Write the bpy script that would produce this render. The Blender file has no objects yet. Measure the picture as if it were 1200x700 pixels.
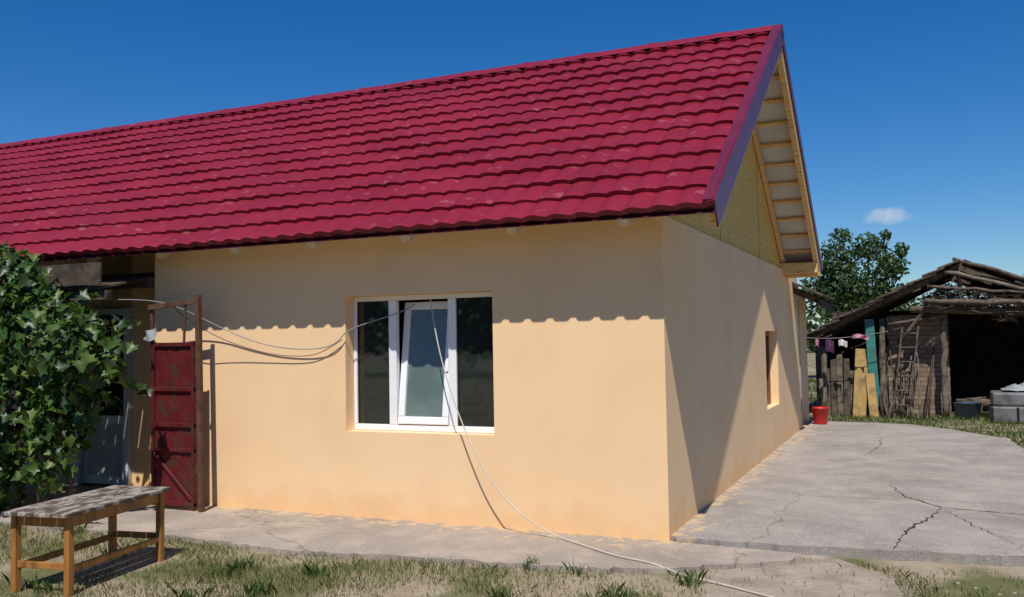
import bpy, bmesh, math, random
import numpy as np
from mathutils import Vector, Matrix
random.seed(7); rng=np.random.default_rng(7)
scene=bpy.context.scene; COL=bpy.context.collection

# ------------------------------------------------------------------ helpers
def link(o,parent=None):
    COL.objects.link(o)
    if parent: o.parent=parent
    return o
def empty(name,loc=(0,0,0)):
    e=bpy.data.objects.new(name,None); e.location=loc; e.empty_display_size=.3; COL.objects.link(e); bpy.context.view_layer.update(); return e
def mesh_obj(name,verts,faces,mats,parent=None,smooth=False):
    me=bpy.data.meshes.new(name); me.from_pydata([tuple(v) for v in verts],[],[tuple(f) for f in faces]); me.update()
    o=bpy.data.objects.new(name,me)
    for m in (mats if isinstance(mats,(list,tuple)) else [mats]): me.materials.append(m)
    if smooth: me.polygons.foreach_set('use_smooth',[True]*len(me.polygons))
    return link(o,parent)
def np_mesh(name,V,Fc,mats,parent=None,smooth=False,matidx=None):
    me=bpy.data.meshes.new(name); n=len(V); m,k=Fc.shape
    me.vertices.add(n); me.vertices.foreach_set('co',np.ascontiguousarray(V,dtype=np.float32).ravel())
    me.loops.add(m*k); me.loops.foreach_set('vertex_index',Fc.astype(np.int32).ravel())
    me.polygons.add(m); me.polygons.foreach_set('loop_start',np.arange(0,m*k,k,dtype=np.int32)); me.polygons.foreach_set('loop_total',np.full(m,k,dtype=np.int32))
    for mt in (mats if isinstance(mats,(list,tuple)) else [mats]): me.materials.append(mt)
    if matidx is not None: me.polygons.foreach_set('material_index',matidx.astype(np.int32))
    if smooth: me.polygons.foreach_set('use_smooth',np.ones(m,dtype=bool))
    me.update(calc_edges=True); me.validate()
    o=bpy.data.objects.new(name,me); return link(o,parent)
def box(name,a,b,mat,parent=None,bev=0.0):
    x0,y0,z0=[min(a[i],b[i]) for i in range(3)]; x1,y1,z1=[max(a[i],b[i]) for i in range(3)]
    v=[(x0,y0,z0),(x1,y0,z0),(x1,y1,z0),(x0,y1,z0),(x0,y0,z1),(x1,y0,z1),(x1,y1,z1),(x0,y1,z1)]
    f=[(0,3,2,1),(4,5,6,7),(0,1,5,4),(1,2,6,5),(2,3,7,6),(3,0,4,7)]
    o=mesh_obj(name,v,f,mat,parent)
    if bev>0:
        m=o.modifiers.new('b','BEVEL'); m.width=bev; m.segments=2
    return o
def beam(name,p0,p1,w,h,mat,parent=None,bev=.004,up=(0,0,1),wob=0.0):
    p0=Vector(p0);p1=Vector(p1); d=(p1-p0); L=d.length; d.normalize(); up=Vector(up)
    if abs(d.dot(up))>.98: up=Vector((0,1,0))
    s=d.cross(up).normalized(); u=s.cross(d).normalized()
    n=max(1,int(L/.4)) if wob>0 else 1
    V=[];Fc=[]
    for i in range(n+1):
        c=p0+d*(L*i/n)
        if 0<i<n: c=c+s*random.uniform(-wob,wob)+u*random.uniform(-wob,wob)
        k=1+(random.uniform(-.12,.12) if wob>0 else 0)
        for (a,b) in ((-1,-1),(1,-1),(1,1),(-1,1)): V.append(c+s*a*w/2*k+u*b*h/2*k)
    for i in range(n):
        for j in range(4):
            a=i*4+j;b=i*4+(j+1)%4; Fc.append((a,b,b+4,a+4))
    Fc.append((3,2,1,0)); e=n*4; Fc.append((e,e+1,e+2,e+3))
    o=mesh_obj(name,V,Fc,mat,parent)
    if bev>0:
        m=o.modifiers.new('b','BEVEL'); m.width=bev; m.segments=1
    return o
def tube(name,pts,r,mat,parent=None,res=3,cyc=False,spl='NURBS'):
    cu=bpy.data.curves.new(name,'CURVE'); cu.dimensions='3D'; cu.bevel_depth=r; cu.bevel_resolution=res; cu.resolution_u=6
    s=cu.splines.new(spl); s.points.add(len(pts)-1)
    for p,q in zip(s.points,pts): p.co=(*q,1)
    if spl=='NURBS': s.order_u=3; s.use_endpoint_u=True
    s.use_cyclic_u=cyc; cu.materials.append(mat)
    o=bpy.data.objects.new(name,cu); return link(o,parent)
def log(name,p0,p1,r0,r1,mat,parent=None,seg=9,bend=.02):
    p0=Vector(p0);p1=Vector(p1);d=(p1-p0);L=d.length;d.normalize()
    s=d.orthogonal().normalized();u=d.cross(s); n=max(3,int(L/.25)); V=[];Fc=[]
    for i in range(n+1):
        t=i/n; c=p0+d*L*t+(s*random.uniform(-bend,bend)+u*random.uniform(-bend,bend) if 0<i<n else Vector())
        for j in range(seg):
            a=2*math.pi*j/seg; r=(r0+(r1-r0)*t)*random.uniform(.9,1.1); V.append(c+(s*math.cos(a)+u*math.sin(a))*r)
    for i in range(n):
        for j in range(seg):
            a=i*seg+j;b=i*seg+(j+1)%seg; Fc.append((a,b,b+seg,a+seg))
    Fc.append(tuple(range(seg-1,-1,-1))); Fc.append(tuple(range(n*seg,n*seg+seg)))
    return mesh_obj(name,V,Fc,mat,parent,smooth=True)
def slab(name,pts,z0,z1,mat,parent=None):
    bm=bmesh.new(); vs=[bm.verts.new((p[0],p[1],z1)) for p in pts]; f=bm.faces.new(vs)
    bm.normal_update()
    if f.normal.z<0: f.normal_flip()
    r=bmesh.ops.extrude_face_region(bm,geom=[f]); 
    for v in [g for g in r['geom'] if isinstance(g,bmesh.types.BMVert)]: v.co.z=z0
    bmesh.ops.recalc_face_normals(bm,faces=bm.faces)
    me=bpy.data.meshes.new(name); bm.to_mesh(me); bm.free(); me.materials.append(mat)
    o=bpy.data.objects.new(name,me); return link(o,parent)
def jag(pts,step=.12,amp=.02,closed=True):
    out=[]; n=len(pts)
    for i in range(n if closed else n-1):
        a=np.array(pts[i],float);b=np.array(pts[(i+1)%n],float); k=max(1,int(np.linalg.norm(b-a)/step))
        for j in range(k):
            p=a+(b-a)*j/k
            if j>0: p=p+rng.uniform(-amp,amp,2)
            out.append(tuple(p))
    return out

# ------------------------------------------------------------------ materials
def nmat(name,c1,c2,scale=5,rough=.8,bump=.1,bscale=40,c3=None,s3=1.0,detail=6,spec=.3,metal=0,lo=.35,hi=.65,stretch=None,bdist=.01,lo3=.5,hi3=.7):
    m=bpy.data.materials.new(name); m.use_nodes=True; nt=m.node_tree; N=nt.nodes; L=nt.links; b=N['Principled BSDF']
    tc=N.new('ShaderNodeTexCoord'); mp=N.new('ShaderNodeMapping'); L.new(tc.outputs['Object'],mp.inputs[0])
    if stretch: mp.inputs['Scale'].default_value=stretch
    n=N.new('ShaderNodeTexNoise'); n.inputs['Scale'].default_value=scale; n.inputs['Detail'].default_value=detail; L.new(mp.outputs[0],n.inputs[0])
    r=N.new('ShaderNodeMapRange'); r.inputs[1].default_value=lo; r.inputs[2].default_value=hi; L.new(n.outputs[0],r.inputs[0])
    mx=N.new('ShaderNodeMix'); mx.data_type='RGBA'; L.new(r.outputs[0],mx.inputs[0]); mx.inputs[6].default_value=(*c1,1); mx.inputs[7].default_value=(*c2,1)
    out=mx.outputs[2]
    if c3:
        n3=N.new('ShaderNodeTexNoise'); n3.inputs['Scale'].default_value=s3; n3.inputs['Detail'].default_value=8; L.new(mp.outputs[0],n3.inputs[0])
        r3=N.new('ShaderNodeMapRange'); r3.inputs[1].default_value=lo3; r3.inputs[2].default_value=hi3; L.new(n3.outputs[0],r3.inputs[0])
        m3=N.new('ShaderNodeMix'); m3.data_type='RGBA'; L.new(r3.outputs[0],m3.inputs[0]); L.new(out,m3.inputs[6]); m3.inputs[7].default_value=(*c3,1); out=m3.outputs[2]
    L.new(out,b.inputs['Base Color']); b.inputs['Roughness'].default_value=rough; b.inputs['Specular IOR Level'].default_value=spec; b.inputs['Metallic'].default_value=metal
    if bump>0:
        nb=N.new('ShaderNodeTexNoise'); nb.inputs['Scale'].default_value=bscale; nb.inputs['Detail'].default_value=5; L.new(mp.outputs[0],nb.inputs[0])
        bp=N.new('ShaderNodeBump'); bp.inputs['Strength'].default_value=bump; bp.inputs['Distance'].default_value=bdist; L.new(nb.outputs[0],bp.inputs['Height']); L.new(bp.outputs[0],b.inputs['Normal'])
    return m
M={}
def wallmat():
    m=nmat('peach_plaster',(.845,.575,.325),(.87,.605,.35),1.1,.9,.22,45,c3=(.79,.525,.31),s3=1.7,lo3=.5,hi3=.85,spec=.12,bdist=.004)
    nt=m.node_tree;N=nt.nodes;L=nt.links;b=N['Principled BSDF']; src=b.inputs['Base Color'].links[0].from_socket
    tc=N.new('ShaderNodeTexCoord'); sp=N.new('ShaderNodeSeparateXYZ'); L.new(tc.outputs['Object'],sp.inputs[0])
    n=N.new('ShaderNodeTexNoise'); n.inputs['Scale'].default_value=3.5; n.inputs['Detail'].default_value=9; L.new(tc.outputs['Object'],n.inputs[0])
    m1=N.new('ShaderNodeMath'); m1.operation='MULTIPLY'; m1.inputs[1].default_value=.55; L.new(n.outputs[0],m1.inputs[0])
    m2=N.new('ShaderNodeMath'); m2.operation='SUBTRACT'; L.new(m1.outputs[0],m2.inputs[0]); L.new(sp.outputs[2],m2.inputs[1])
    r=N.new('ShaderNodeMapRange'); r.inputs[1].default_value=.03; r.inputs[2].default_value=.24; r.inputs[4].default_value=.7; L.new(m2.outputs[0],r.inputs[0])
    x=N.new('ShaderNodeMix'); x.data_type='RGBA'; L.new(r.outputs[0],x.inputs[0]); L.new(src,x.inputs[6]); x.inputs[7].default_value=(.80,.49,.235,1)
    L.new(x.outputs[2],b.inputs['Base Color']); return m
M['wall']=wallmat()
M['oldwall']=nmat('old_plaster',(.42,.30,.19),(.55,.38,.22),3,.9,.4,20,c3=(.2,.16,.13),s3=2)
M['roof']=nmat('red_metal_tile',(.185,.010,.024),(.235,.014,.031),1.3,.42,.12,120,c3=(.36,.12,.13),s3=7,lo3=.62,hi3=.84,spec=.36,bdist=.002)
M['trim']=nmat('red_trim',(.12,.012,.032),(.15,.016,.045),3,.38,.05,30,spec=.45)
M['under']=nmat('roof_reverse',(.52,.53,.52),(.62,.63,.62),3,.6,.2,30)
M['pine']=nmat('new_pine',(.66,.42,.18),(.76,.53,.26),6,.7,.2,60,stretch=(1,8,8),c3=(.48,.27,.1),s3=4)
M['osb']=nmat('osb_board',(.66,.40,.10),(.84,.55,.17),30,.75,.3,60,c3=(.42,.24,.06),s3=22,stretch=(1,1,2.0))
M['tail']=nmat('rafter_tail',(.55,.51,.45),(.66,.62,.55),20,.8,.2,60)
M['pvc']=nmat('white_pvc',(.80,.81,.82),(.84,.85,.86),3,.35,.0,30,spec=.5)
M['brown']=nmat('brown_frame',(.16,.07,.03),(.22,.10,.045),12,.5,.1,60)
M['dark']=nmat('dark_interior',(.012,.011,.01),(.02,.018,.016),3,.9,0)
M['gate']=nmat('red_gate_paint',(.125,.013,.018),(.09,.010,.013),7,.5,.25,30,c3=(.07,.03,.02),s3=9,lo3=.50,hi3=.64)
M['rust']=nmat('rusty_steel',(.07,.032,.02),(.12,.06,.035),14,.75,.3,60)
M['oldwood']=nmat('grey_wood',(.12,.095,.07),(.20,.165,.125),8,.85,.5,50,c3=(.05,.038,.026),s3=11)
M['midwood']=nmat('weathered_brown_wood',(.085,.065,.048),(.14,.11,.082),8,.88,.5,50,c3=(.03,.023,.018),s3=9)
M['darkwood']=nmat('dark_wood',(.055,.04,.03),(.10,.075,.055),8,.9,.5,50,c3=(.02,.016,.012),s3=7)
M['benchtop']=nmat('bench_top_wood',(.38,.34,.28),(.24,.20,.16),16,.75,.4,60,c3=(.09,.065,.05),s3=9,stretch=(3,1,1),lo3=.46,hi3=.55)
M['benchleg']=nmat('bench_varnish',(.30,.125,.03),(.40,.18,.048),6,.5,.2,60,c3=(.13,.06,.025),s3=5,stretch=(3,3,.5))
M['tile_old']=nmat('old_roof_tiles',(.07,.05,.038),(.12,.085,.065),9,.9,.8,18,c3=(.03,.025,.02),s3=4,bdist=.04)
M['bark']=nmat('bark',(.09,.065,.045),(.15,.11,.08),10,.95,.8,30,stretch=(1,1,.3),bdist=.02)
M['cable']=nmat('cable_grey',(.22,.22,.22),(.28,.28,.28),5,.6,0)
M['rope']=nmat('rope_cream',(.50,.45,.38),(.58,.53,.45),40,.8,.2,200)
M['bucket']=nmat('red_plastic',(.55,.012,.012),(.6,.02,.018),5,.35,0,spec=.5)
M['teal']=nmat('teal_paint',(.03,.17,.155),(.05,.21,.19),8,.6,.2,40,c3=(.08,.09,.07),s3=7)
M['yel']=nmat('yellow_ply',(.34,.22,.075),(.42,.28,.11),9,.7,.2,40,c3=(.18,.12,.06),s3=5)
M['cloth']=nmat('pink_cloth',(.45,.09,.2),(.6,.34,.42),30,.9,.3,40)
M['cloth2']=nmat('white_cloth',(.6,.57,.57),(.7,.67,.67),10,.9,.3,30)
M['cloth3']=nmat('purple_cloth',(.07,.03,.07),(.11,.04,.1),10,.9,.3,30)
M['greybox']=nmat('grey_metal',(.12,.125,.13),(.18,.185,.19),4,.5,.2,20,c3=(.07,.065,.06),s3=5)
M['blue']=nmat('blue_plastic',(.03,.06,.10),(.05,.08,.13),4,.4,0)
M['stone']=nmat('cracked_edge',(.035,.03,.026),(.06,.052,.045),20,.95,0)
M['metalgrey']=nmat('grey_sheet',(.35,.37,.38),(.25,.26,.27),4,.5,.2,15)
M['doorgrey']=nmat('door_panel',(.42,.47,.52),(.5,.54,.58),3,.5,.05,15)
def glass(name,base,rough=.03,spec=.9):
    return nmat(name,base,tuple(c*1.5 for c in base),2,rough,.015,2,spec=spec,bdist=.02)
M['glass']=glass('dark_glass',(.012,.017,.015))
M['glass2']=glass('curtained_glass',(.10,.135,.115),.08,.7)
def brick():
    m=nmat('brick_wall',(.2,.12,.08),(.3,.2,.14),6,.9,.4,30); nt=m.node_tree;N=nt.nodes;L=nt.links;b=N['Principled BSDF']
    br=N.new('ShaderNodeTexBrick'); br.inputs['Scale'].default_value=1; br.inputs['Brick Width'].default_value=.26; br.inputs['Row Height'].default_value=.09; br.inputs['Mortar Size'].default_value=.012
    br.inputs['Color1'].default_value=(.20,.13,.09,1); br.inputs['Color2'].default_value=(.30,.21,.15,1); br.inputs['Mortar'].default_value=(.12,.10,.08,1)
    tc=N.new('ShaderNodeTexCoord'); mp=N.new('ShaderNodeMapping'); mp.inputs['Rotation'].default_value=(math.radians(90),0,0); L.new(tc.outputs['Object'],mp.inputs[0]); L.new(mp.outputs[0],br.inputs[0]); L.new(br.outputs[0],b.inputs['Base Color']); return m
M['brick']=brick()
def concrete(name,c1,c2,stain,c4,paint=True):
    m=nmat(name,c1,c2,1.6,.92,.5,26,c3=stain,s3=.9,lo3=.45,hi3=.75,spec=.15,bdist=.008)
    nt=m.node_tree;N=nt.nodes;L=nt.links;b=N['Principled BSDF']; src=b.inputs['Base Color'].links[0].from_socket
    tc=N.new('ShaderNodeTexCoord')
    n=N.new('ShaderNodeTexNoise'); n.inputs['Scale'].default_value=70; n.inputs['Detail'].default_value=4; L.new(tc.outputs['Object'],n.inputs[0])
    r=N.new('ShaderNodeMapRange'); r.inputs[1].default_value=.3;r.inputs[2].default_value=.7; r.inputs[3].default_value=.72; r.inputs[4].default_value=1.2; L.new(n.outputs[0],r.inputs[0])
    mu=N.new('ShaderNodeMix'); mu.data_type='RGBA'; mu.blend_type='MULTIPLY'; mu.inputs[0].default_value=1; L.new(src,mu.inputs[6]); L.new(r.outputs[0],mu.inputs[7]); src=mu.outputs[2]
    n5=N.new('ShaderNodeTexNoise'); n5.inputs['Scale'].default_value=2.6; n5.inputs['Detail'].default_value=9; n5.inputs['Roughness'].default_value=.65; L.new(tc.outputs['Object'],n5.inputs[0])
    r5=N.new('ShaderNodeMapRange'); r5.inputs[1].default_value=.48; r5.inputs[2].default_value=.62; r5.inputs[4].default_value=.8; L.new(n5.outputs[0],r5.inputs[0])
    m5=N.new('ShaderNodeMix'); m5.data_type='RGBA'; L.new(r5.outputs[0],m5.inputs[0]); L.new(src,m5.inputs[6]); m5.inputs[7].default_value=(*c4,1); src=m5.outputs[2]
    v=N.new('ShaderNodeTexVoronoi'); v.feature='DISTANCE_TO_EDGE'; v.inputs['Scale'].default_value=.38
    nn=N.new('ShaderNodeTexNoise'); nn.inputs['Scale'].default_value=2.5; nn.inputs['Detail'].default_value=7; L.new(tc.outputs['Object'],nn.inputs[0])
    ad=N.new('ShaderNodeMix'); ad.data_type='RGBA'; ad.inputs[0].default_value=.3; L.new(tc.outputs['Object'],ad.inputs[6]); L.new(nn.outputs['Color'],ad.inputs[7]); L.new(ad.outputs[2],v.inputs[0])
    rr=N.new('ShaderNodeMapRange'); rr.inputs[1].default_value=.0; rr.inputs[2].default_value=.0035; rr.inputs[3].default_value=.62; rr.inputs[4].default_value=1; L.new(v.outputs[0],rr.inputs[0])
    m2=N.new('ShaderNodeMix'); m2.data_type='RGBA'; m2.blend_type='MULTIPLY'; m2.inputs[0].default_value=1; L.new(src,m2.inputs[6]); L.new(rr.outputs[0],m2.inputs[7]); src=m2.outputs[2]
    if paint:
        sp=N.new('ShaderNodeSeparateXYZ'); L.new(tc.outputs['Object'],sp.inputs[0])
        ds=N.new('ShaderNodeMath'); ds.operation='MAXIMUM'
        neg=N.new('ShaderNodeMath'); neg.operation='MULTIPLY'; neg.inputs[1].default_value=-1; L.new(sp.outputs[1],neg.inputs[0])
        L.new(sp.outputs[0],ds.inputs[0]); L.new(neg.outputs[0],ds.inputs[1])
        pm=N.new('ShaderNodeMapRange'); pm.inputs[1].default_value=0;pm.inputs[2].default_value=.45;pm.inputs[3].default_value=.15;pm.inputs[4].default_value=-.10; L.new(ds.outputs[0],pm.inputs[0])
        n4=N.new('ShaderNodeTexNoise'); n4.inputs['Scale'].default_value=9; n4.inputs['Detail'].default_value=8; L.new(tc.outputs['Object'],n4.inputs[0])
        a4=N.new('ShaderNodeMath'); L.new(n4.outputs[0],a4.inputs[0]); L.new(pm.outputs[0],a4.inputs[1])
        r4=N.new('ShaderNodeMapRange'); r4.inputs[1].default_value=.60;r4.inputs[2].default_value=.68;r4.inputs[4].default_value=.65; L.new(a4.outputs[0],r4.inputs[0])
        m4=N.new('ShaderNodeMix'); m4.data_type='RGBA'; L.new(r4.outputs[0],m4.inputs[0]); L.new(src,m4.inputs[6]); m4.inputs[7].default_value=(.58,.40,.20,1); src=m4.outputs[2]
    L.new(src,b.inputs['Base Color']); return m
M['conc']=concrete('concrete',(.285,.255,.232),(.335,.30,.272),(.225,.20,.18),(.36,.315,.27))
M['conc2']=concrete('dusty_concrete',(.31,.265,.225),(.36,.31,.265),(.25,.21,.175),(.40,.335,.27))
M['ground']=nmat('ground_soil_grass',(.27,.215,.15),(.33,.27,.195),3,.95,.8,30,c3=(.12,.125,.055),s3=1.3,lo3=.46,hi3=.60,spec=.1,bdist=.02)
M['dirt']=nmat('bare_dirt',(.29,.24,.185),(.36,.30,.24),5,.95,.9,24,c3=(.22,.18,.14),s3=3,spec=.1,bdist=.02)
def leafmat(name,c,tr=.35,rough=.5,spec=.35):
    m=bpy.data.materials.new(name); m.use_nodes=True; nt=m.node_tree;N=nt.nodes;L=nt.links;b=N['Principled BSDF']
    b.inputs['Roughness'].default_value=rough; b.inputs['Specular IOR Level'].default_value=spec
    tc=N.new('ShaderNodeTexCoord'); n=N.new('ShaderNodeTexNoise'); n.inputs['Scale'].default_value=9; L.new(tc.outputs['Object'],n.inputs[0])
    mx=N.new('ShaderNodeMix'); mx.data_type='RGBA'; L.new(n.outputs[0],mx.inputs[0]); mx.inputs[6].default_value=(*[k*.7 for k in c],1); mx.inputs[7].default_value=(*[k*1.3 for k in c],1); L.new(mx.outputs[2],b.inputs['Base Color'])
    t=N.new('ShaderNodeBsdfTranslucent'); t.inputs[0].default_value=(c[0]*1.6,c[1]*1.7,c[2]*.7,1)
    ms=N.new('ShaderNodeMixShader'); ms.inputs[0].default_value=tr; L.new(b.outputs[0],ms.inputs[1]); L.new(t.outputs[0],ms.inputs[2]); L.new(ms.outputs[0],N['Material Output'].inputs[0]); return m
LV=[leafmat('vine_leaf_a',(.035,.078,.013),.25,.42,.4),leafmat('vine_leaf_b',(.055,.11,.018),.28,.42,.4),leafmat('vine_leaf_c',(.11,.165,.03),.32,.45,.4),leafmat('vine_leaf_d',(.022,.048,.012),.2,.42,.4)]
LT=[leafmat('tree_leaf_a',(.04,.075,.02)),leafmat('tree_leaf_b',(.06,.10,.028)),leafmat('tree_leaf_c',(.03,.055,.018))]
LG=[leafmat('grass_a',(.12,.15,.05),.3,.6,.2),leafmat('grass_b',(.22,.215,.10),.3,.6,.2),leafmat('grass_c',(.085,.115,.035),.3,.6,.2),leafmat('grass_dry',(.36,.30,.18),.3,.7,.1)]
LG2=[leafmat('lawn_a',(.065,.12,.028),.3,.6,.2),leafmat('lawn_b',(.11,.16,.045),.3,.6,.2),leafmat('lawn_c',(.05,.09,.022),.3,.6,.2),LG[3]]

# ------------------------------------------------------------------ camera
F,yaw,pitch,roll=1056.5,.4241,.0445,-.0173
f=np.array([-math.sin(yaw)*math.cos(pitch),math.cos(yaw)*math.cos(pitch),math.sin(pitch)])
r0=np.array([math.cos(yaw),math.sin(yaw),0]); u0=np.cross(r0,f)
c,s=math.cos(roll),math.sin(roll); r=c*r0+s*u0; u=-s*r0+c*u0
cam=bpy.data.cameras.new('camera'); co=bpy.data.objects.new('camera',cam); COL.objects.link(co)
co.matrix_world=Matrix(((r[0],u[0],-f[0],1.851),(r[1],u[1],-f[1],-7.03),(r[2],u[2],-f[2],1.6),(0,0,0,1)))
cam.sensor_width=36; cam.lens=36*F/1200; cam.clip_end=3000; cam.clip_start=.05; scene.camera=co

# ------------------------------------------------------------------ light
sd=Vector((.165,-.492,.855)).normalized()
sl=bpy.data.lights.new('sun','SUN'); sl.energy=5.0; sl.angle=math.radians(.5); sl.color=(1,.95,.87)
so=bpy.data.objects.new('sun',sl); so.rotation_euler=sd.to_track_quat('Z','Y').to_euler(); so.location=(5,-10,20); COL.objects.link(so)
w=bpy.data.worlds.new('World'); scene.world=w; w.use_nodes=True; nt=w.node_tree;N=nt.nodes;L=nt.links
bg=N['Background']; sky=N.new('ShaderNodeTexSky'); sky.sky_type='NISHITA'; sky.sun_disc=False; sky.sun_elevation=math.asin(sd.z); sky.sun_rotation=math.atan2(sd.x,sd.y); sky.air_density=1.0; sky.dust_density=.1; sky.ozone_density=4.0
hs=N.new('ShaderNodeHueSaturation'); hs.inputs['Saturation'].default_value=1.38; L.new(sky.outputs[0],hs.inputs['Color'])
tn=N.new('ShaderNodeMix'); tn.data_type='RGBA'; tn.blend_type='MULTIPLY'; tn.inputs[0].default_value=1; L.new(hs.outputs[0],tn.inputs[6]); tn.inputs[7].default_value=(.72,.86,1.04,1)
tc=N.new('ShaderNodeTexCoord'); sp=N.new('ShaderNodeSeparateXYZ'); L.new(tc.outputs['Generated'],sp.inputs[0])
def mth(op,a,b=None):
    n=N.new('ShaderNodeMath'); n.operation=op
    for i,v in enumerate((a,b)):
        if v is None: continue
        if isinstance(v,(int,float)): n.inputs[i].default_value=v
        else: L.new(v,n.inputs[i])
    return n.outputs[0]
dx=mth('DIVIDE',mth('ADD',sp.outputs[0],.026),.030); dz=mth('DIVIDE',mth('SUBTRACT',sp.outputs[2],.1186),.0105)
rr=mth('ADD',mth('MULTIPLY',dx,dx),mth('MULTIPLY',dz,dz)); mk=mth('SUBTRACT',1.0,rr)
cn=N.new('ShaderNodeTexNoise'); cn.inputs['Scale'].default_value=60; cn.inputs['Detail'].default_value=6; L.new(tc.outputs['Generated'],cn.inputs[0])
mk=mth('ADD',mk,mth('MULTIPLY',mth('SUBTRACT',cn.outputs[0],.55),2.6)); mk=mth('MULTIPLY',mk,mth('GREATER_THAN',sp.outputs[1],0))
mr=N.new('ShaderNodeMapRange'); mr.inputs[1].default_value=.1; mr.inputs[2].default_value=1.3; mr.inputs[4].default_value=.7; L.new(mk,mr.inputs[0])
cm=N.new('ShaderNodeMix'); cm.data_type='RGBA'; L.new(mr.outputs[0],cm.inputs[0]); L.new(tn.outputs[2],cm.inputs[6]); cm.inputs[7].default_value=(6.5,7,7.8,1)
L.new(cm.outputs[2],bg.inputs[0]); bg.inputs[1].default_value=.092
scene.view_settings.view_transform='Standard'; scene.view_settings.look='None'; scene.view_settings.exposure=0

# ------------------------------------------------------------------ ground, pavement
gz=-.05
mesh_obj('ground',[(-900,-900,gz),(900,-900,gz),(900,900,gz),(-900,900,gz)],[(0,1,2,3)],M['ground'])
dp=[(1.1+.62*math.cos(t)*(1+.12*math.sin(3*t)),-.95+.95*math.sin(t)*(1+.1*math.cos(4*t))) for t in np.linspace(0,2*math.pi,40)[:-1]]
dp=jag(dp,.06,.02)
slab('bare_dirt_path',[(x,y) for x,y in dp],gz-.02,gz+.004,M['dirt'])
pav=empty('concrete_pavement')
front=[(-9,-1.35),(-5.3,-1.3),(-4.0,-1.2),(-2.69,-1.30),(-1.69,-1.14),(-.74,-1.06),(-.26,-.98),(.28,-.76),(.95,-.31),(1.0,-.06),(0.02,-.03),(-5.3,-.01)]
fp=jag(front[:10],.06,.032,closed=False)+[(1.0,-.06),(0.05,-.012),(0,0.04),(-5.3,0.04),(-5.3,.6),(-9,.6)]
slab('front_path',fp,-.2,-.012,M['conc2'],pav)
sp_=[(0.05,-.01),(.9,.02),(1.7,.12),(2.5,.22),(3.15,.30)]
rs=[(3.15,.30),(3.10,2.5),(3.05,5.7),(3.0,7.95),(2.07,9.4),(1.55,9.9),(.44,10.1),(-.05,10.1)]
slab('side_slab',jag(sp_,.06,.022,closed=False)+jag(rs,.15,.04,closed=False)+[(-.05,10.1),(-.05,.045),(.03,.04)],-.2,.022,M['conc'],pav)
def crack(name,pts,w,z):
    P=[]
    for a,b in zip(pts[:-1],pts[1:]):
        a=np.array(a);b=np.array(b);k=max(2,int(np.linalg.norm(b-a)/.045))
        for j in range(k): P.append(a+(b-a)*j/k+rng.uniform(-.018,.018,2))
    P.append(np.array(pts[-1])); V=[];Fc=[]
    for i,p in enumerate(P):
        d=P[min(i+1,len(P)-1)]-P[max(i-1,0)]; d=d/np.linalg.norm(d); n=np.array([-d[1],d[0]]); ww=w*(.25+.75*math.sin(math.pi*(i+.3)/(len(P))))*rng.uniform(.3,1.5)/2
        V+= [(*(p-n*ww),z),(*(p+n*ww),z)]
    for i in range(len(P)-1): Fc.append((2*i,2*i+2,2*i+3,2*i+1))
    mesh_obj(name,V,Fc,M['stone'],pav)
zc=.026
crack('crack',[(1.50,3.2),(1.66,2.46),(1.95,2.0),(2.25,1.9),(2.6,1.83),(3.1,1.7)],.016,zc)
crack('crack',[(1.98,1.95),(1.86,1.4),(1.70,.9),(1.66,.5),(1.63,.14)],.020,zc)
crack('crack',[(2.0,1.9),(2.2,1.2),(2.45,.6)],.008,zc)
crack('crack',[(1.25,7.6),(1.3,6.6),(1.15,5.4)],.009,zc)

# ------------------------------------------------------------------ house
H=empty('plastered_house')
TH=math.atan(.635); CT,ST=math.cos(TH),math.sin(TH)
EY,EZ=-.404,2.538; RY,RZ=3.568,5.06; BY=7.45; XR,XL=.518,-16.0
def wall_grid(name,xs,zs,holes,mapf,mat,depth):
    xs=sorted(set(xs+[h[0] for h in holes]+[h[1] for h in holes])); zs=sorted(set(zs+[h[2] for h in holes]+[h[3] for h in holes]))
    V=[];Fc=[]
    def q(*p):
        n=len(V); V.extend([mapf(*k) for k in p]); Fc.append((n,n+1,n+2,n+3))
    for i in range(len(xs)-1):
        for j in range(len(zs)-1):
            cx=(xs[i]+xs[i+1])/2;cz=(zs[j]+zs[j+1])/2
            if any(h[0]<cx<h[1] and h[2]<cz<h[3] for h in holes): continue
            q((xs[i],0,zs[j]),(xs[i+1],0,zs[j]),(xs[i+1],0,zs[j+1]),(xs[i],0,zs[j+1]))
    for a,b,c_,d_ in holes:
        q((a,0,c_),(a,0,d_),(a,depth,d_),(a,depth,c_)); q((b,0,c_),(b,depth,c_),(b,depth,d_),(b,0,d_))
        q((a,0,c_),(a,depth,c_),(b,depth,c_),(b,0,c_)); q((a,0,d_),(b,0,d_),(b,depth,d_),(a,depth,d_))
    o=mesh_obj(name,V,Fc,mat,H)
    bm=bmesh.new(); bm.from_mesh(o.data); bmesh.ops.remove_doubles(bm,verts=bm.verts,dist=1e-5); bmesh.ops.recalc_face_normals(bm,faces=bm.faces); bm.to_mesh(o.data); bm.free(); return o
W0,W1,WZ0,WZ1=-3.036,-1.511,.770,2.021
wall_grid('front_wall',[-5.41,0],[-.1,2.70],[(W0,W1,WZ0,WZ1)],lambda x,y,z:(x,y,z),M['wall'],.30)
S0,S1,SZ0,SZ1=5.12,6.20,.614,1.645
wall_grid('side_wall',[0,8.69],[-.1,2.575],[(S0,S1,SZ0,SZ1)],lambda y,d,z:(-d,y,z),M['wall'],.30)
box('gable_ledge',(-.25,.01,2.50),(-.001,8.68,2.573),M['wall'],H)
box('wall_return',(-5.41,.002,-.1),(-5.40,.52,2.7),M['wall'],H)
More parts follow.
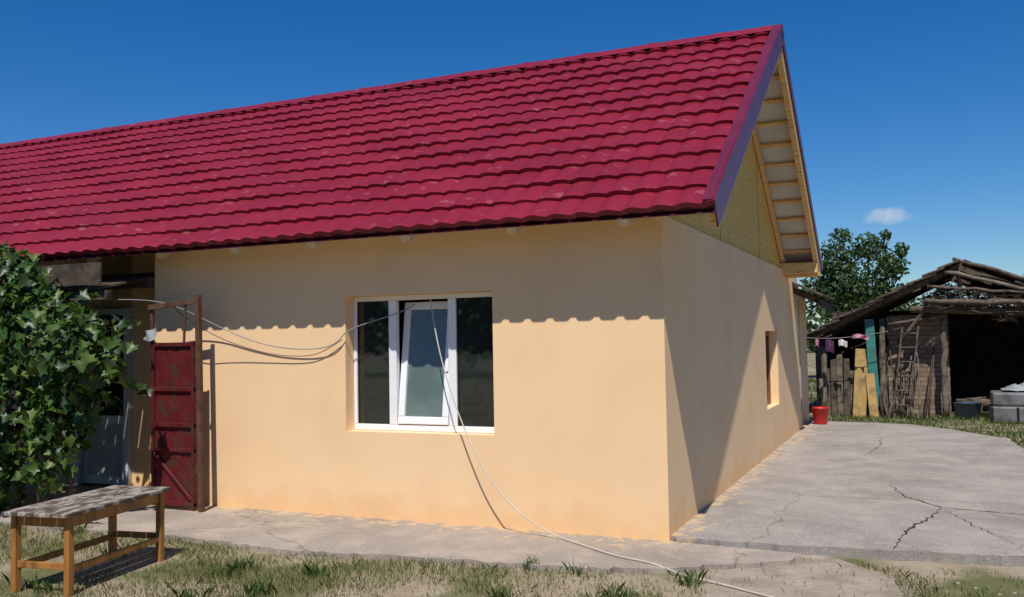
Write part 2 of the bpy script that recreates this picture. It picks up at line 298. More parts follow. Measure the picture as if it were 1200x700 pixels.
box('recess_wall',(-6.27,.5,-.1),(-5.412,.62,2.7),M['wall'],H)
box('recess_wall_old',(-16,.5,-.1),(-7.12,.62,2.7),M['oldwall'],H)
box('recess_lintel',(-7.12,.5,2.03),(-6.27,.62,2.7),M['oldwall'],H)
box('rear_wall',(-16,7.1,-.1),(-.31,7.2,2.7),M['oldwall'],H)
box('left_wall',(-16,.63,-.1),(-15.9,7.09,2.7),M['oldwall'],H)
box('end_wall_rear',(-3,8.6,-.1),(-.01,8.69,2.5),M['wall'],H)
ox=-.03
def roof_z(y): return RZ-abs(y-RY)*.635
gy0,gy1=.02,7.12
V=[(ox,gy0,2.55),(ox,gy1,2.55),(ox,gy1,roof_z(gy1)-.04),(ox,RY,RZ-.04),(ox,gy0,roof_z(gy0)-.04)]
V2=[(ox-.02,y,z) for _,y,z in V]
mesh_obj('gable_board',V+V2,[(0,1,2,3,4),(9,8,7,6,5)]+[(i,(i+1)%5,(i+1)%5+5,i+5) for i in range(5)],M['osb'],H)
for yy in (2.5,5.0): box('board_joint',(ox+.001,yy-.003,2.56),(ox+.003,yy+.003,roof_z(yy)-.08),M['rust'],H)

def roof_side(name,flip,nu_per=10,x1=XR,x0=XL):
    wv=.205; row=.352; Ls=math.hypot(RY-EY,RZ-EZ) if not flip else math.hypot(BY-RY,(BY-RY)*.635)
    nrow=int(math.ceil(Ls/row)); U=np.arange(x0,x1+1e-6,wv/nu_per); U[-1]=x1; nU=len(U)
    Vs=[];Fs=[]; base=0
    for i in range(nrow):
        fr=np.array([-.012,0,.06,.2,.45,.75,1.0]) ; hh=np.array([-.012,.030,.031,.027,.018,.007,0.0])
        pan=np.floor((U+16)/1.12); pj=.006*np.sin(pan*12.9+1.3)
        wave=np.abs(np.sin(np.pi*U/wv)); wave=wave**.62
        R=[]
        for k,(a,b) in enumerate(zip(fr,hh)):
            v=i*row+max(a,0)*row-.060*wave+pj
            if a<0: v=v+.004
            v=np.clip(v,-.048,Ls)
            h=b+.046*wave
            wob=.004*np.sin(U*1.7+i*.9)+.003*np.sin(U*4.1+i*2.3)
            h=h+wob
            y=EY+v*CT-h*ST; z=EZ+v*ST+h*CT
            if flip: y=BY-(y-EY) ; z=z+(RZ-(BY-RY)*.635-EZ)
            R.append(np.stack([U,y,z],1))
        R=np.array(R); nk=len(R)
        for a,b in [((0,1),0),(tuple(range(1,nk)),1)]:
            P=R[list(a)]; Vs.append(P.reshape(-1,3)); n0=len(a)
            ii=np.arange(n0-1)[:,None]*nU+np.arange(nU-1)[None,:]; ii=ii.ravel()+base
            q=np.stack([ii,ii+1,ii+nU+1,ii+nU],1)
            if flip: q=q[:,::-1]
            Fs.append(q); base+=n0*nU
    return np_mesh(name,np.concatenate(Vs),np.concatenate(Fs),M['roof'],H,smooth=True)
roof_side('roof_front',False)
roof_side('roof_back',True,nu_per=5)
def slopeP(side,x,v,h):
    if side==0: return Vector((x,RY-v*CT-h*ST,RZ-v*ST+h*CT))
    return Vector((x,RY+v*CT+h*ST,RZ-v*ST+h*CT))
LF=math.hypot(RY-EY,RZ-EZ); LB=math.hypot(BY-RY,(BY-RY)*.635)
def slope_box(name,side,x0,x1,v0,v1,h0,h1,mat):
    P=[slopeP(side,x,v,h) for h in (h0,h1) for (x,v) in ((x0,v0),(x1,v0),(x1,v1),(x0,v1))]
    o=mesh_obj(name,P,[(0,3,2,1),(4,5,6,7),(0,1,5,4),(1,2,6,5),(2,3,7,6),(3,0,4,7)],mat,H)
    bm=bmesh.new(); bm.from_mesh(o.data); bmesh.ops.recalc_face_normals(bm,faces=bm.faces); bm.to_mesh(o.data); bm.free(); return o
for side,Ls in ((0,LF),(1,LB)):
    slope_box('roof_reverse',side,XL,XR-.02,.03,Ls-.03,-.026,-.021,M['under'])
    slope_box('eave_shadow_strip',side,XL,XR-.02,Ls-.029,Ls+.037,-.024,-.018,M['trim'])  # red strip added past the eave to straighten its scalloped cast shadow
    v=.2
    while v<Ls-.05:
        slope_box('batten',side,-2.0,XR-.080,v,v+.055,-.068,-.028,M['pine']); v+=.385
    slope_box('rake_rafter',side,XR-.075,XR-.012,.09,Ls-.06,-.20,-.030,M['pine'])
    slope_box('inner_rafter',side,ox+.01,ox+.06,.09,Ls-.25,-.18,-.070,M['pine'])
slope_box('rake_trim',0,XR-.008,XR+.006,-.02,LF+.04,-.14,.085,M['trim'])
slope_box('rake_trim_top',0,XR-.09,XR-.009,-.02,LF+.04,.083,.090,M['trim'])
slope_box('rake_trim_rear',1,XR-.008,XR+.006,-.02,LB+.02,-.05,.085,M['trim'])
slope_box('rake_trim_rear_top',1,XR-.09,XR-.009,-.02,LB+.02,.083,.090,M['trim'])
box('wall_plate_end',(-.3,6.95,2.50),(XR-.02,7.12,2.66),M['pine'],H,.004)
box('eave_plate',(-.0,7.13,2.46),(XR-.01,7.40,2.52),M['pine'],H,.004)
RV=[];RF=[];nx=140
xs=np.linspace(XL,XR+.01,nx)
prof=[(-.17,-.085),(-.12,-.052),(-.05,0.005),(0,.03),(.05,.005),(.12,-.052),(.17,-.085)]
for i,x in enumerate(xs):
    k=.010*(i%7==0)
    for a,b in prof: RV.append((x,RY+a,RZ+.07+b+k))
for i in range(nx-1):
    for j in range(6):
        a=i*7+j; RF.append((a,a+7,a+8,a+1))
mesh_obj('ridge_cap',RV,RF,M['roof'],H,smooth=True)
for x in (-.25,-1.22,-2.23,-3.25,-4.15,-5.1,-6.1,-7.1,-8.1,-9.1,-10.1):
    dv=random.uniform(-.02,.02); slope_box('rafter_tail',0,x-.045,x+.045,LF-.55,LF-.12+dv,-.160+dv*.4,-.03,M['tail'])

# front window
WN=empty('front_window'); WN.parent=H
y0,y1=.13,.19
def fr(name,xa,xb,za,zb,mat=M['pvc'],ya=y0,yb=y1,b=.005): return box(name,(xa,ya,za),(xb,yb,zb),mat,WN,b)
a,b=W0+.002,W1-.002; zb_,zt_=WZ0+.002,WZ1-.002
fr('frame_bottom',a,b,zb_,zb_+.055); fr('frame_top',a,b,zt_-.045,zt_)
fr('frame_left',a,a+.035,zb_+.056,zt_-.046); fr('frame_right',b-.03,b,zb_+.056,zt_-.046)
m1,m2=-2.60,-1.985
fr('mullion',m1-.045,m1+.035,zb_+.056,zt_-.046); fr('mullion',m2-.035,m2+.045,zb_+.056,zt_-.046)
fr('glass_left',a+.036,m1-.046,zb_+.056,zt_-.046,M['glass'],.155,.165,0)
fr('glass_right',m2+.046,b-.031,zb_+.056,zt_-.046,M['glass'],.155,.165,0)
for xa,xb in ((a+.036,m1-.046),(m2+.046,b-.031)):
    fr('gasket',xa,xa+.012,zb_+.057,zt_-.047,M['dark'],.148,.154,0); fr('gasket',xb-.012,xb,zb_+.057,zt_-.047,M['dark'],.148,.154,0)
sa=empty('tilted_sash',(0,.15,zb_+.06)); sa.parent=WN
def sb(name,xa,xb,za,zb,mat,ya=-.03,yb=.03,bv=.006):
    return box(name,(xa,ya,za),(xb,yb,zb),mat,sa,bv)
xa,xb,hh=m1+.045,m2-.045,zt_-zb_-.115
sb('rail_bottom',xa,xb,0,.07,M['pvc']); sb('rail_top',xa,xb,hh-.07,hh,M['pvc'])
sb('stile_left',xa,xa+.065,.071,hh-.071,M['pvc']); sb('stile_right',xb-.065,xb,.071,hh-.071,M['pvc'])
sb('pane',xa+.066,xb-.066,.071,hh-.071,M['glass2'],-.004,.004,0)
box('handle',(xb-.045,-.045,.48),(xb-.02,-.031,.60),M['pvc'],sa,.004)
sa.rotation_euler=(math.radians(-8),0,0)
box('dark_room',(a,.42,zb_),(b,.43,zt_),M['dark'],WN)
# side window
SW=empty('side_window'); SW.parent=H
def sf(name,ya,yb,za,zb,mat=M['brown'],xa=-.18,xb=-.11,b=.004): return box(name,(xa,ya,za),(xb,yb,zb),mat,SW,b)
sf('frame_bottom',S0+.002,S1-.002,SZ0+.002,SZ0+.07); sf('frame_top',S0+.002,S1-.002,SZ1-.07,SZ1-.002)
for ya in (S0+.002,(S0+S1)/2-.04,S1-.082): sf('frame_post',ya,ya+.08,SZ0+.071,SZ1-.071)
sf('glass',S0+.083,S1-.083,SZ0+.071,SZ1-.071,M['glass'],-.15,-.14,0)

DN=empty('entrance_door'); DN.parent=H
box('jamb_right',(-6.34,.44,0),(-6.272,.50,2.02),M['doorgrey'],DN,.004); box('jamb_left',(-7.12,.44,0),(-7.06,.50,2.02),M['doorgrey'],DN,.004)
box('head',(-7.058,.44,1.96),(-6.342,.50,2.02),M['doorgrey'],DN,.004)
box('leaf_lower',(-7.055,.50,.02),(-6.345,.54,.80),M['doorgrey'],DN,.004); box('leaf_glass',(-7.055,.51,.803),(-6.345,.53,1.955),M['glass'],DN)
box('kick_panel',(-6.95,.488,.12),(-6.45,.4995,.70),M['metalgrey'],DN,.004)
CN=empty('entrance_canopy'); CN.parent=H
for i in range(9):
    x=-6.98+i*.175
    beam('plank',(x,-.62,2.17+random.uniform(-.01,.01)),(x,.49,2.40),.165,.025,M['darkwood'],CN,.003)
beam('front_beam',(-7.1,-.55,2.13),(-5.44,-.55,2.10),.07,.09,M['darkwood'],CN,.004,wob=.01)
beam('mid_beam',(-7.1,.0,2.24),(-5.46,.0,2.24),.07,.08,M['darkwood'],CN,.004)
box('fascia_board',(-7.1,-.66,2.20),(-5.45,-.635,2.42),M['darkwood'],CN,.004)
beam('grey_sheet',(-6.65,-.80,1.98),(-5.95,-.72,2.02),.22,.012,M['metalgrey'],CN,.002)

AN=empty('rear_annex'); AN.parent=H
box('annex_wall',(-3,8.75,-.1),(-.06,10.4,2.35),M['wall'],AN)
tube('downpipe',[(-.02,8.74,0),(-.02,8.74,1.2),(-.02,8.74,2.4)],.035,M['metalgrey'],AN)
for i in range(8):
    for j in range(5):
        yy=8.15+i*.30; x1=.46-j*.32; z1=2.20+j*.155
        beam('tile',(x1,yy,z1+random.uniform(-.01,.01)),(x1-.36,yy,z1+.175),.28,.03,M['tile_old'],AN,.004)
for yy in (8.2,9.0,9.8,10.4): beam('annex_rafter',(.42,yy,2.10),(-1.4,yy,2.98),.07,.09,M['darkwood'],AN)
beam('annex_fascia',(.40,8.1,2.08),(.40,10.5,2.06),.05,.12,M['darkwood'],AN,wob=.01)

# ------------------------------------------------------------------ gate
G=empty('metal_gate')
gy=-.30
gx0,gx1=-5.13,-4.58
beam('post',(-4.50,gy,-.05),(-4.54,gy,2.08),.05,.05,M['rust'],G,.003)
beam('top_bar',(-4.56,gy,2.02),(-5.16,gy-.02,1.97),.035,.05,M['rust'],G,.003)
beam('left_hanger',(-5.14,gy,1.97),(-5.13,gy,1.60),.03,.03,M['rust'],G,.003)
beam('brace',(-4.72,gy,1.62),(-4.70,gy,2.01),.02,.02,M['rust'],G,.002)
for (za,zb) in ((.03,.07),(.55,.59),(.79,.83),(1.14,1.18),(1.58,1.62)): box('rail',(gx0,gy-.02,za),(gx1,gy+.015,zb),M['gate'],G,.004)
for x in (gx0,gx1-.035): box('stile',(x,gy-.022,.02),(x+.035,gy+.017,1.63),M['gate'],G,.004)
def sheet(name,za,zb):
    nx_=12;nz=6;V=[];Fc=[]
    for i in range(nx_+1):
        for j in range(nz+1):
            V.append((gx0+.03+(gx1-gx0-.06)*i/nx_,gy+.005+random.uniform(-.006,.006),za+(zb-za)*j/nz))
    for i in range(nx_):
        for j in range(nz):
            k=i*(nz+1)+j; Fc.append((k,k+nz+1,k+nz+2,k+1))
    mesh_obj(name,V,Fc,M['gate'],G,True)
sheet('panel_top',1.17,1.60); sheet('panel_mid',.81,1.16); sheet('panel_low',.05,.79)
beam('diagonal',(gx0+.03,gy-.014,.53),(gx1-.04,gy-.014,.10),.015,.03,M['gate'],G,.002)
for zz in (.35,1.30): tube('hinge',[(-4.56,gy-.01,zz),(-4.545,gy-.01,zz+.05),(-4.53,gy-.01,zz+.1)],.014,M['rust'],G)
V=[];Fc=[]
for i in range(9):
    for j in range(9):
        t=i/8;q_=j/8; V.append((-5.22+.15*t+.05*q_,gy-.04+.02*math.sin(t*7+q_*4),1.66+.17*q_*(.5+.5*t)-.03*math.sin(t*3)))
for i in range(8):
    for j in range(8):
        k=i*9+j; Fc.append((k,k+9,k+10,k+1))
mesh_obj('white_rag',V,Fc,M['metalgrey'],G,True)

# ------------------------------------------------------------------ cables
tube('electric_cable',[(-6.2,-.5,2.05),(-5.7,-.4,2.07),(-5.15,-.3,2.05),(-4.9,-.2,1.98),(-4.5,-.09,1.78),(-4.1,-.06,1.62),(-3.7,-.055,1.54),(-3.3,-.055,1.53),(-3.1,-.05,1.58),(-3.0,-.04,1.70),(-2.75,.0,1.78),(-2.45,.06,1.86),(-2.35,.12,1.93)],.005,M['cable'])
tube('electric_cable',[(-4.9,-.3,2.0),(-4.7,-.25,1.82),(-4.35,-.12,1.62),(-3.9,-.05,1.49),(-3.5,-.04,1.46),(-3.25,-.04,1.50),(-3.05,-.03,1.62)],.0035,M['stone'])
tube('washing_line_rope',[(-2.18,.10,1.97),(-2.06,-.02,1.6),(-1.87,-.10,1.12),(-1.70,-.14,.77),(-1.50,-.18,.45),(-1.22,-.2,.17),(-.95,-.2,.03),(-.80,-.25,.002),(-.5,-.46,.0),(-.22,-.66,.0),(.05,-.74,.0),(.33,-.90,-.03),(.60,-1.0,-.035),(.85,-1.14,-.035),(1.10,-1.26,-.035),(1.5,-1.6,-.035),(2.2,-2.2,-.035)],.0055,M['rope'])

# ------------------------------------------------------------------ bench
B=empty('wooden_bench')
NL=Vector((-3.80,-2.88,0));NR=Vector((-3.28,-2.80,0));FR=Vector((-3.46,-1.73,0));FL=Vector((-3.98,-1.81,0))
def bp(a,b,z): 
    p=NL.lerp(NR,a).lerp(FL.lerp(FR,a),b); p.z=z; return p
for i in range(4):
    a0=(i+.5)/4; beam('top_plank',bp(a0,-.01+random.uniform(-.01,.01),.488+random.uniform(-.002,.002)),bp(a0,1.01,.488),.126,.026,M['benchtop'],B,.004)
for a0 in (.09,.91):
    beam('apron_long',bp(a0,.05,.435),bp(a0,.95,.435),.025,.075,M['benchleg'],B,.003)
    for b0 in (.06,.94): beam('leg',bp(a0,b0,gz-.04),bp(a0,b0,.474),.048,.048,M['benchleg'],B,.004)
    beam('stretcher',bp(a0,.08,.12),bp(a0,.92,.12),.022,.045,M['benchleg'],B,.003)
for b0 in (.06,.94):
    beam('apron_short',bp(.12,b0,.435),bp(.88,b0,.435),.025,.07,M['benchleg'],B,.003)
    beam('stretcher_short',bp(.12,b0,.14),bp(.88,b0,.14),.022,.045,M['benchleg'],B,.003)

# ------------------------------------------------------------------ leaves
def leaves(name,P,Nn,size,mats,parent=None,kind='vine',prob=None):
    n=len(P)
    if kind=='vine':
        ang=np.radians([-90,-50,-25,5,30,58,90,122,150,175,205,230]); rad=np.array([.25,.78,.55,.95,.62,.72,1.05,.72,.62,.95,.55,.78])
    else:
        ang=np.radians([-90,0,90,180]); rad=np.array([1.,.55,1.,.55])
    k=len(ang)
    z=Nn/np.linalg.norm(Nn,axis=1,keepdims=True); t=rng.normal(size=(n,3)); t[:,2]-=1.2
    yv=t-(t*z).sum(1,keepdims=True)*z; yv/=np.linalg.norm(yv,axis=1,keepdims=True); xv=np.cross(yv,z)
    sc=size*rng.uniform(.5,1.35,n)
    ox_=np.cos(ang)*rad*.5; oy_=np.sin(ang)*rad*.5
    fold=np.abs(ox_)*.45 - .25*np.maximum(oy_,0)
    V=P[:,None,:]+sc[:,None,None]*(ox_[None,:,None]*xv[:,None,:]+oy_[None,:,None]*yv[:,None,:]+fold[None,:,None]*z[:,None,:])
    if kind=='vine':
        V=np.concatenate([V,P[:,None,:]],1); kk=k+1
        idx=np.array([[j,(j+1)%k,k] for j in range(k)]); Fc=(np.arange(n)[:,None,None]*kk+idx[None]).reshape(-1,3); per=k
    else:
        Fc=np.arange(n*4).reshape(n,4); per=1
    mi=np.repeat(rng.choice(len(mats),n,p=prob),per)
    return np_mesh(name,V.reshape(-1,3),Fc,mats,parent,matidx=mi)
def blob_pts(blobs,n,shell=.55):
    vol=np.array([b[1][0]*b[1][1]*b[1][2] for b in blobs])**.8; vol/=vol.sum(); P=[];Q=[]
    for (cc,rr_),v in zip(blobs,vol):
        k=int(n*v)+1; d=rng.normal(size=(k,3)); d/=np.linalg.norm(d,axis=1,keepdims=True); rad=shell+(1-shell)*rng.random(k)**.7; rad*=1+.16*np.sin(d[:,0]*7+cc[0]*3)*np.cos(d[:,2]*6+cc[1])
        P.append(np.array(cc)+d*np.array(rr_)*rad[:,None]); Q.append(d)
    return np.concatenate(P),np.concatenate(Q)
VN=empty('grape_vine')
blobs=[((-6.7,-.9,2.0),(.85,.7,.66)),((-5.72,-1.0,1.66),(.64,.5,.50)),((-5.14,-1.05,1.48),(.38,.34,.32)),((-6.25,-1.0,1.0),(.78,.55,.55)),((-5.55,-1.0,1.0),(.36,.34,.48)),((-7.8,-.9,1.9),(1,.8,.95)),((-6.6,-1.1,.45),(.6,.5,.42)),((-6.15,-1.0,2.1),(.38,.4,.30)),((-7.6,-1.,.8),(.9,.7,.8)),((-5.38,-1.1,1.78),(.26,.26,.2)),((-5.55,-1.15,.55),(.26,.24,.3))]
P,Q=blob_pts(blobs,6400,.45)
sp2=[]
for i in range(90):
    j=rng.integers(0,len(P)); c0=P[j]; d=Q[j]*.30+rng.normal(size=3)*.12; d[2]-=.08
    sp2+= [c0+d*t+rng.normal(size=3)*.015 for t in np.linspace(0,1,7)]
sp2=np.array(sp2); P=np.concatenate([P,sp2]); Q=np.concatenate([Q,rng.normal(size=sp2.shape)])
Nn=Q*.7+rng.normal(size=P.shape)*.5+np.array([.1,-.35,.55]); keep=(P[:,2]>gz+.08)
leaves('leaves',P[keep],Nn[keep],.135,LV,VN,prob=[.34,.27,.14,.25])
for i in range(9):
    x=-7.2+i*.22; log('stem',(x,-.9+random.uniform(-.2,.2),gz),(x+random.uniform(-.3,.4),-.9+random.uniform(-.2,.2),1.7),.018,.008,M['bark'],VN,6,.05)

def tree(name,base,h,blobs,n,leaf,parent=None):
    T=empty(name); bx,by=base
    log('trunk',(bx,by,gz),(bx+.1,by,h*.45),h*.035,h*.022,M['bark'],T,10,.04)
    for cc,rr_ in blobs:
        log('limb',(bx+.1,by,h*.40),(cc[0],cc[1],cc[2]),h*.016,h*.005,M['bark'],T,7,.08)
    P,Q=blob_pts(blobs,n,.25); Nn=Q*.6+rng.normal(size=P.shape)*.6+np.array([0,-.2,.5])
    leaves('foliage',P,Nn,leaf,LT,T,'q'); return T
tb=[((-.8,27,4.2),(.8,.9,.8)),((.3,27.5,4.6),(.7,.9,.6)),((1.0,27,3.9),(.6,.9,.6)),((-.2,27,3.2),(1.3,1.2,.9)),((.9,27,2.7),(.9,1.,.7)),((-1.4,27.5,3.1),(.8,1,.9)),((-.6,27,5.05),(.4,.5,.3)),((1.35,27,4.45),(.25,.4,.28)),((0.1,27,2.3),(1.4,1.2,.8)),((.85,27,5.0),(.22,.3,.2))]
tree('walnut_tree',(0,27.5),5,tb,7500,.17)
tree('walnut_tree',(6.2,27.5),3.6,[((5.6,27.5,2.9),(.9,.9,.6)),((6.9,27.5,3.1),(1.0,.9,.7)),((6.2,27.3,2.3),(1.4,1,.8))],2500,.17)
db=[]
for x in np.arange(-60,90,5.5): 
    hh_=rng.uniform(3.0,4.6); db.append(((x,75+rng.uniform(-6,6),hh_*.5),(4.2,3,hh_*.62)))
P,Q=blob_pts(db,16000,.5); Nn=Q+rng.normal(size=P.shape)*.5+np.array([0,-.2,.4]); leaves('distant_trees',P,Nn,.75,LT,None,'q')
db=[]
for x in np.arange(-34,30,3.6):
    hh_=rng.uniform(5,9); 
    for k in range(3): db.append(((x+rng.uniform(-1,1),-32+rng.uniform(-3,3),hh_*(.3+.25*k)),(2.6-.4*k,2.2,hh_*.24)))
P,Q=blob_pts(db,15000,.4); Nn=Q+rng.normal(size=P.shape)*.5+np.array([0,.3,.4]); leaves('tree_row',P,Nn,.6,LT,None,'q')

# ------------------------------------------------------------------ grass
def pn(x,y,s=1.0):
    return (np.sin(x*2.1*s+1.3*np.sin(y*1.7*s))+np.sin(y*2.9*s+1.7*np.sin(x*2.3*s+1))+.7*np.sin((x+y)*5.3*s+2)+.5*np.sin((x-y)*9.1*s)+.4*np.sin(x*17*s+y*6*s))/3.6
def grass(name,n,box_,hmin,hmax,wd,th,allow,mats,p=None):
    x=rng.uniform(box_[0],box_[1],n); y=rng.uniform(box_[2],box_[3],n); k=(pn(x,y)+rng.normal(size=n)*.3>th)&allow(x,y); x=x[k];y=y[k]; n=len(x)
    dens=pn(x,y); a=rng.uniform(0,2*np.pi,n); ln=rng.uniform(hmin,hmax,n)*(1+.5*np.clip(dens,-.6,1)); lean=rng.uniform(.15,.95,n)*ln; a2=rng.uniform(0,2*np.pi,n)
    b=np.stack([x,y,np.full(n,gz)],1); sx=np.stack([np.cos(a),np.sin(a),np.zeros(n)],1)*wd; tip=b+np.stack([np.cos(a2)*lean,np.sin(a2)*lean,ln],1); mid=b+np.stack([np.cos(a2)*lean*.35,np.sin(a2)*lean*.35,ln*.6],1)
    V=np.stack([b-sx/2,b+sx/2,mid+sx/2.6,tip,mid-sx/2.6],1).reshape(-1,3); Fc=np.arange(n*5).reshape(n,5)
    return np_mesh(name,V,Fc,mats,None,matidx=rng.choice(len(mats),n,p=p))
fx=np.array([q[0] for q in front[:10]]+[1.6,3.2]); fy=np.array([q[1] for q in front[:10]]+[-.02,.2])
def al_front(x,y):
    edge=np.interp(x,fx,fy); edge=np.where(x>.85,-.12+(x-.95)*.05,edge)
    dirt=((x-1.1)/.60)**2+((y+.95)/.92)**2<1
    return (y<edge+.03*np.sin(x*23)+.05*np.sin(x*7.3))&~(dirt&(rng.random(len(x))<.96))
grass('grass',135000,(-6.5,4.5,-4.6,.3),.016,.05,.005,-.26,al_front,LG,[.33,.33,.14,.20])
# taller weed tufts
tuf=rng.uniform(0,1,(34,2))*np.array([8,3.0])+np.array([-5,-4.0]); tx=[];ty=[]
for q in tuf:
    k=rng.integers(25,70); tx.append(q[0]+rng.normal(size=k)*.05); ty.append(q[1]+rng.normal(size=k)*.05)
tx=np.concatenate(tx);ty=np.concatenate(ty); k=al_front(tx,ty); tx=tx[k];ty=ty[k]; n=len(tx)
a=rng.uniform(0,2*np.pi,n); ln=rng.uniform(.05,.12,n); b=np.stack([tx,ty,np.full(n,gz)],1); sx=np.stack([np.cos(a),np.sin(a),np.zeros(n)],1)*.007; a2=rng.uniform(0,6.28,n)
tip=b+np.stack([np.cos(a2)*ln*.6,np.sin(a2)*ln*.6,ln],1); mid=b+np.stack([np.cos(a2)*ln*.2,np.sin(a2)*ln*.2,ln*.6],1)
np_mesh('weeds',np.stack([b-sx/2,b+sx/2,mid+sx/2.4,tip,mid-sx/2.4],1).reshape(-1,3),np.arange(n*5).reshape(n,5),LG2[:3],None,matidx=rng.choice(3,n))
def al_side(x,y):
    ex_=np.interp(y,[.3,5.7,7.95,9.4,9.9,10.1],[3.16,3.08,3.02,2.1,1.6,.44]); return ((x>ex_+.0)&(y<10.1))|((y>=10.1)&(y<11.9))|(y>=11.9)
grass('grass',80000,(.2,11,.4,12.5),.03,.085,.010,-.5,al_side,LG2,[.40,.28,.22,.10])
grass('grass',30000,(-3,16,12.5,26),.06,.15,.02,-.5,lambda x,y:x>-99,LG2,[.42,.28,.25,.05])
n=320; V=[];Fc=[]
for i in range(n):
    x=rng.uniform(-5,3);y=rng.uniform(-4,-.2); e_=float(np.interp(x,fx,fy)); z=(gz if y<e_ or x>.95 else -.012)
    s_=rng.uniform(.005,.016); b0=len(V)
    for (aa,bb,cc) in ((1,0,0),(-1,0,0),(0,1,0),(0,-1,0),(0,0,1),(0,0,-1)): V.append((x+aa*s_*rng.uniform(.6,1.2),y+bb*s_*rng.uniform(.6,1.2),z+cc*s_*.6))
    for t in ((0,2,4),(2,1,4),(1,3,4),(3,0,4),(2,0,5),(1,2,5),(3,1,5),(0,3,5)): Fc.append(tuple(b0+q for q in t))
mesh_obj('gravel',V,Fc,M['conc2'])

# ------------------------------------------------------------------ bucket
BK=empty('red_bucket',(.22,9.55,.022))
seg=24;V=[];Fc=[]
pr=[(.0,.004),(.105,.004),(.112,.02),(.145,.27),(.155,.275),(.155,.29),(.138,.285),(.108,.03),(.0,.02)]
for rr_,zz in pr:
    for j in range(seg): V.append((rr_*math.cos(2*math.pi*j/seg),rr_*math.sin(2*math.pi*j/seg),zz))
for i in range(len(pr)-1):
    for j in range(seg): Fc.append((i*seg+j,i*seg+(j+1)%seg,(i+1)*seg+(j+1)%seg,(i+1)*seg+j))
mesh_obj('pail',V,Fc,M['bucket'],BK,True)
tube('handle',[(.15*math.cos(t),.03,.275-.09*math.sin(t)) for t in np.linspace(0,math.pi,9)],.005,M['metalgrey'],BK)

# ------------------------------------------------------------------ barn
A=empty('old_barn')
yb=12.0; yk=16.2
ap=(2.60,2.84); el=(-.15,1.52); er=(5.6,1.50)
def bz(x): return el[1]+(x-el[0])*(ap[1]-el[1])/(ap[0]-el[0]) if x<ap[0] else ap[1]+(x-ap[0])*(er[1]-ap[1])/(er[0]-ap[0])
for x in (.05,1.15,2.24,3.9,5.4): log('post',(x,yb,gz),(x+.03,yb,bz(x)-.28 if x not in(2.24,) else 2.0),.065,.055,M['oldwood'],A)
for x in (.05,2.24,5.4): log('post',(x,yk-.1,gz),(x,yk-.1,bz(x)-.2),.065,.055,M['darkwood'],A)
for y in (yb-.15,yb+.9,yb+1.9,yb+3,yb+4.1):
    beam('rafter',(el[0]-.05,y,el[1]-.02),(ap[0],y,ap[1]),.08,.10,M['midwood'],A,.005,wob=.012)
    beam('rafter',(er[0],y,er[1]-.05),(ap[0]-.1,y,ap[1]-.02),.08,.10,M['midwood'],A,.005,wob=.012)
d=Vector((ap[0]-el[0],0,ap[1]-el[1])).normalized(); nrm=Vector((-d.z,0,d.x))
for i in range(10):
    for j in range(15):
        s0=i*.30; p=Vector((el[0],0,el[1]))+d*s0+nrm*(.085+random.uniform(-.016,.016)); y=yb-.25+j*.3+random.uniform(-.02,.02)
        q=p+d*.36+nrm*-.02
        beam('tile',(p.x-.05,y,p.z),(q.x,y,q.z),.285,.035,M['tile_old'],A,.003,up=(0,0,1))
d2=Vector((er[0]-ap[0],0,er[1]-ap[1])).normalized(); n2=Vector((-d2.z,0,d2.x))
for i in range(11):
    for j in range(15):
        if random.random()<.05: continue
        p=Vector((ap[0],0,ap[1]))+d2*(i*.30)+n2*(.085+random.uniform(-.016,.016)); y=yb-.1+j*.3; q=p+d2*.36
        beam('tile',(p.x,y,p.z),(q.x,y,q.z),.285,.035,M['tile_old'],A,.003)
log('tie_beam',(1.7,yb-.12,2.02),(5.7,yb-.12,1.86),.07,.06,M['midwood'],A)
log('tie_beam',(1.95,yb-.28,2.18),(4.8,yb-.3,2.02),.05,.05,M['midwood'],A)
log('loose_pole',(2.3,yb-.3,2.72),(4.3,yb-.35,2.15),.04,.03,M['oldwood'],A)
log('loose_pole',(2.45,yb-.35,2.95),(5.2,yb-.2,2.0),.035,.03,M['midwood'],A)
log('loose_pole',(2.0,yb-.33,2.45),(3.9,yb-.3,2.25),.03,.025,M['midwood'],A)
log('king_post',(2.58,yb-.15,1.95),(2.56,yb-.15,2.92),.045,.04,M['oldwood'],A)
log('strut',(1.5,yb-.1,1.4),(2.2,yb-.1,2.4),.035,.03,M['midwood'],A)
log('strut',(1.3,yb-.1,1.75),(2.3,yb-.1,1.9),.03,.03,M['midwood'],A)
# straw / brushwood stored in the loft
P=rng.uniform(0,1,(2600,3))*np.array([3.4,.8,.42])+np.array([1.9,yb-.2,1.92])
P[:,2]+=.12*np.sin(P[:,0]*3.1)+.06*np.sin(P[:,0]*9)
dr=rng.normal(size=P.shape)*np.array([1,1,.45]); dr/=np.linalg.norm(dr,axis=1,keepdims=True); ln=rng.uniform(.06,.2,len(P))[:,None]
sd2=np.cross(dr,rng.normal(size=P.shape)); sd2/=np.linalg.norm(sd2,axis=1,keepdims=True)
V=np.stack([P-dr*ln-sd2*.008,P-dr*ln+sd2*.008,P+dr*ln+sd2*.006,P+dr*ln-sd2*.006],1).reshape(-1,3)
np_mesh('brushwood',V,np.arange(len(P)*4).reshape(-1,4),[M['darkwood'],M['midwood'],M['oldwood']],A,matidx=rng.choice(3,len(P),p=[.5,.35,.15]))
box('loft_floor',(1.9,yb+.1,1.93),(5.4,yk-.3,1.98),M['darkwood'],A,.01)
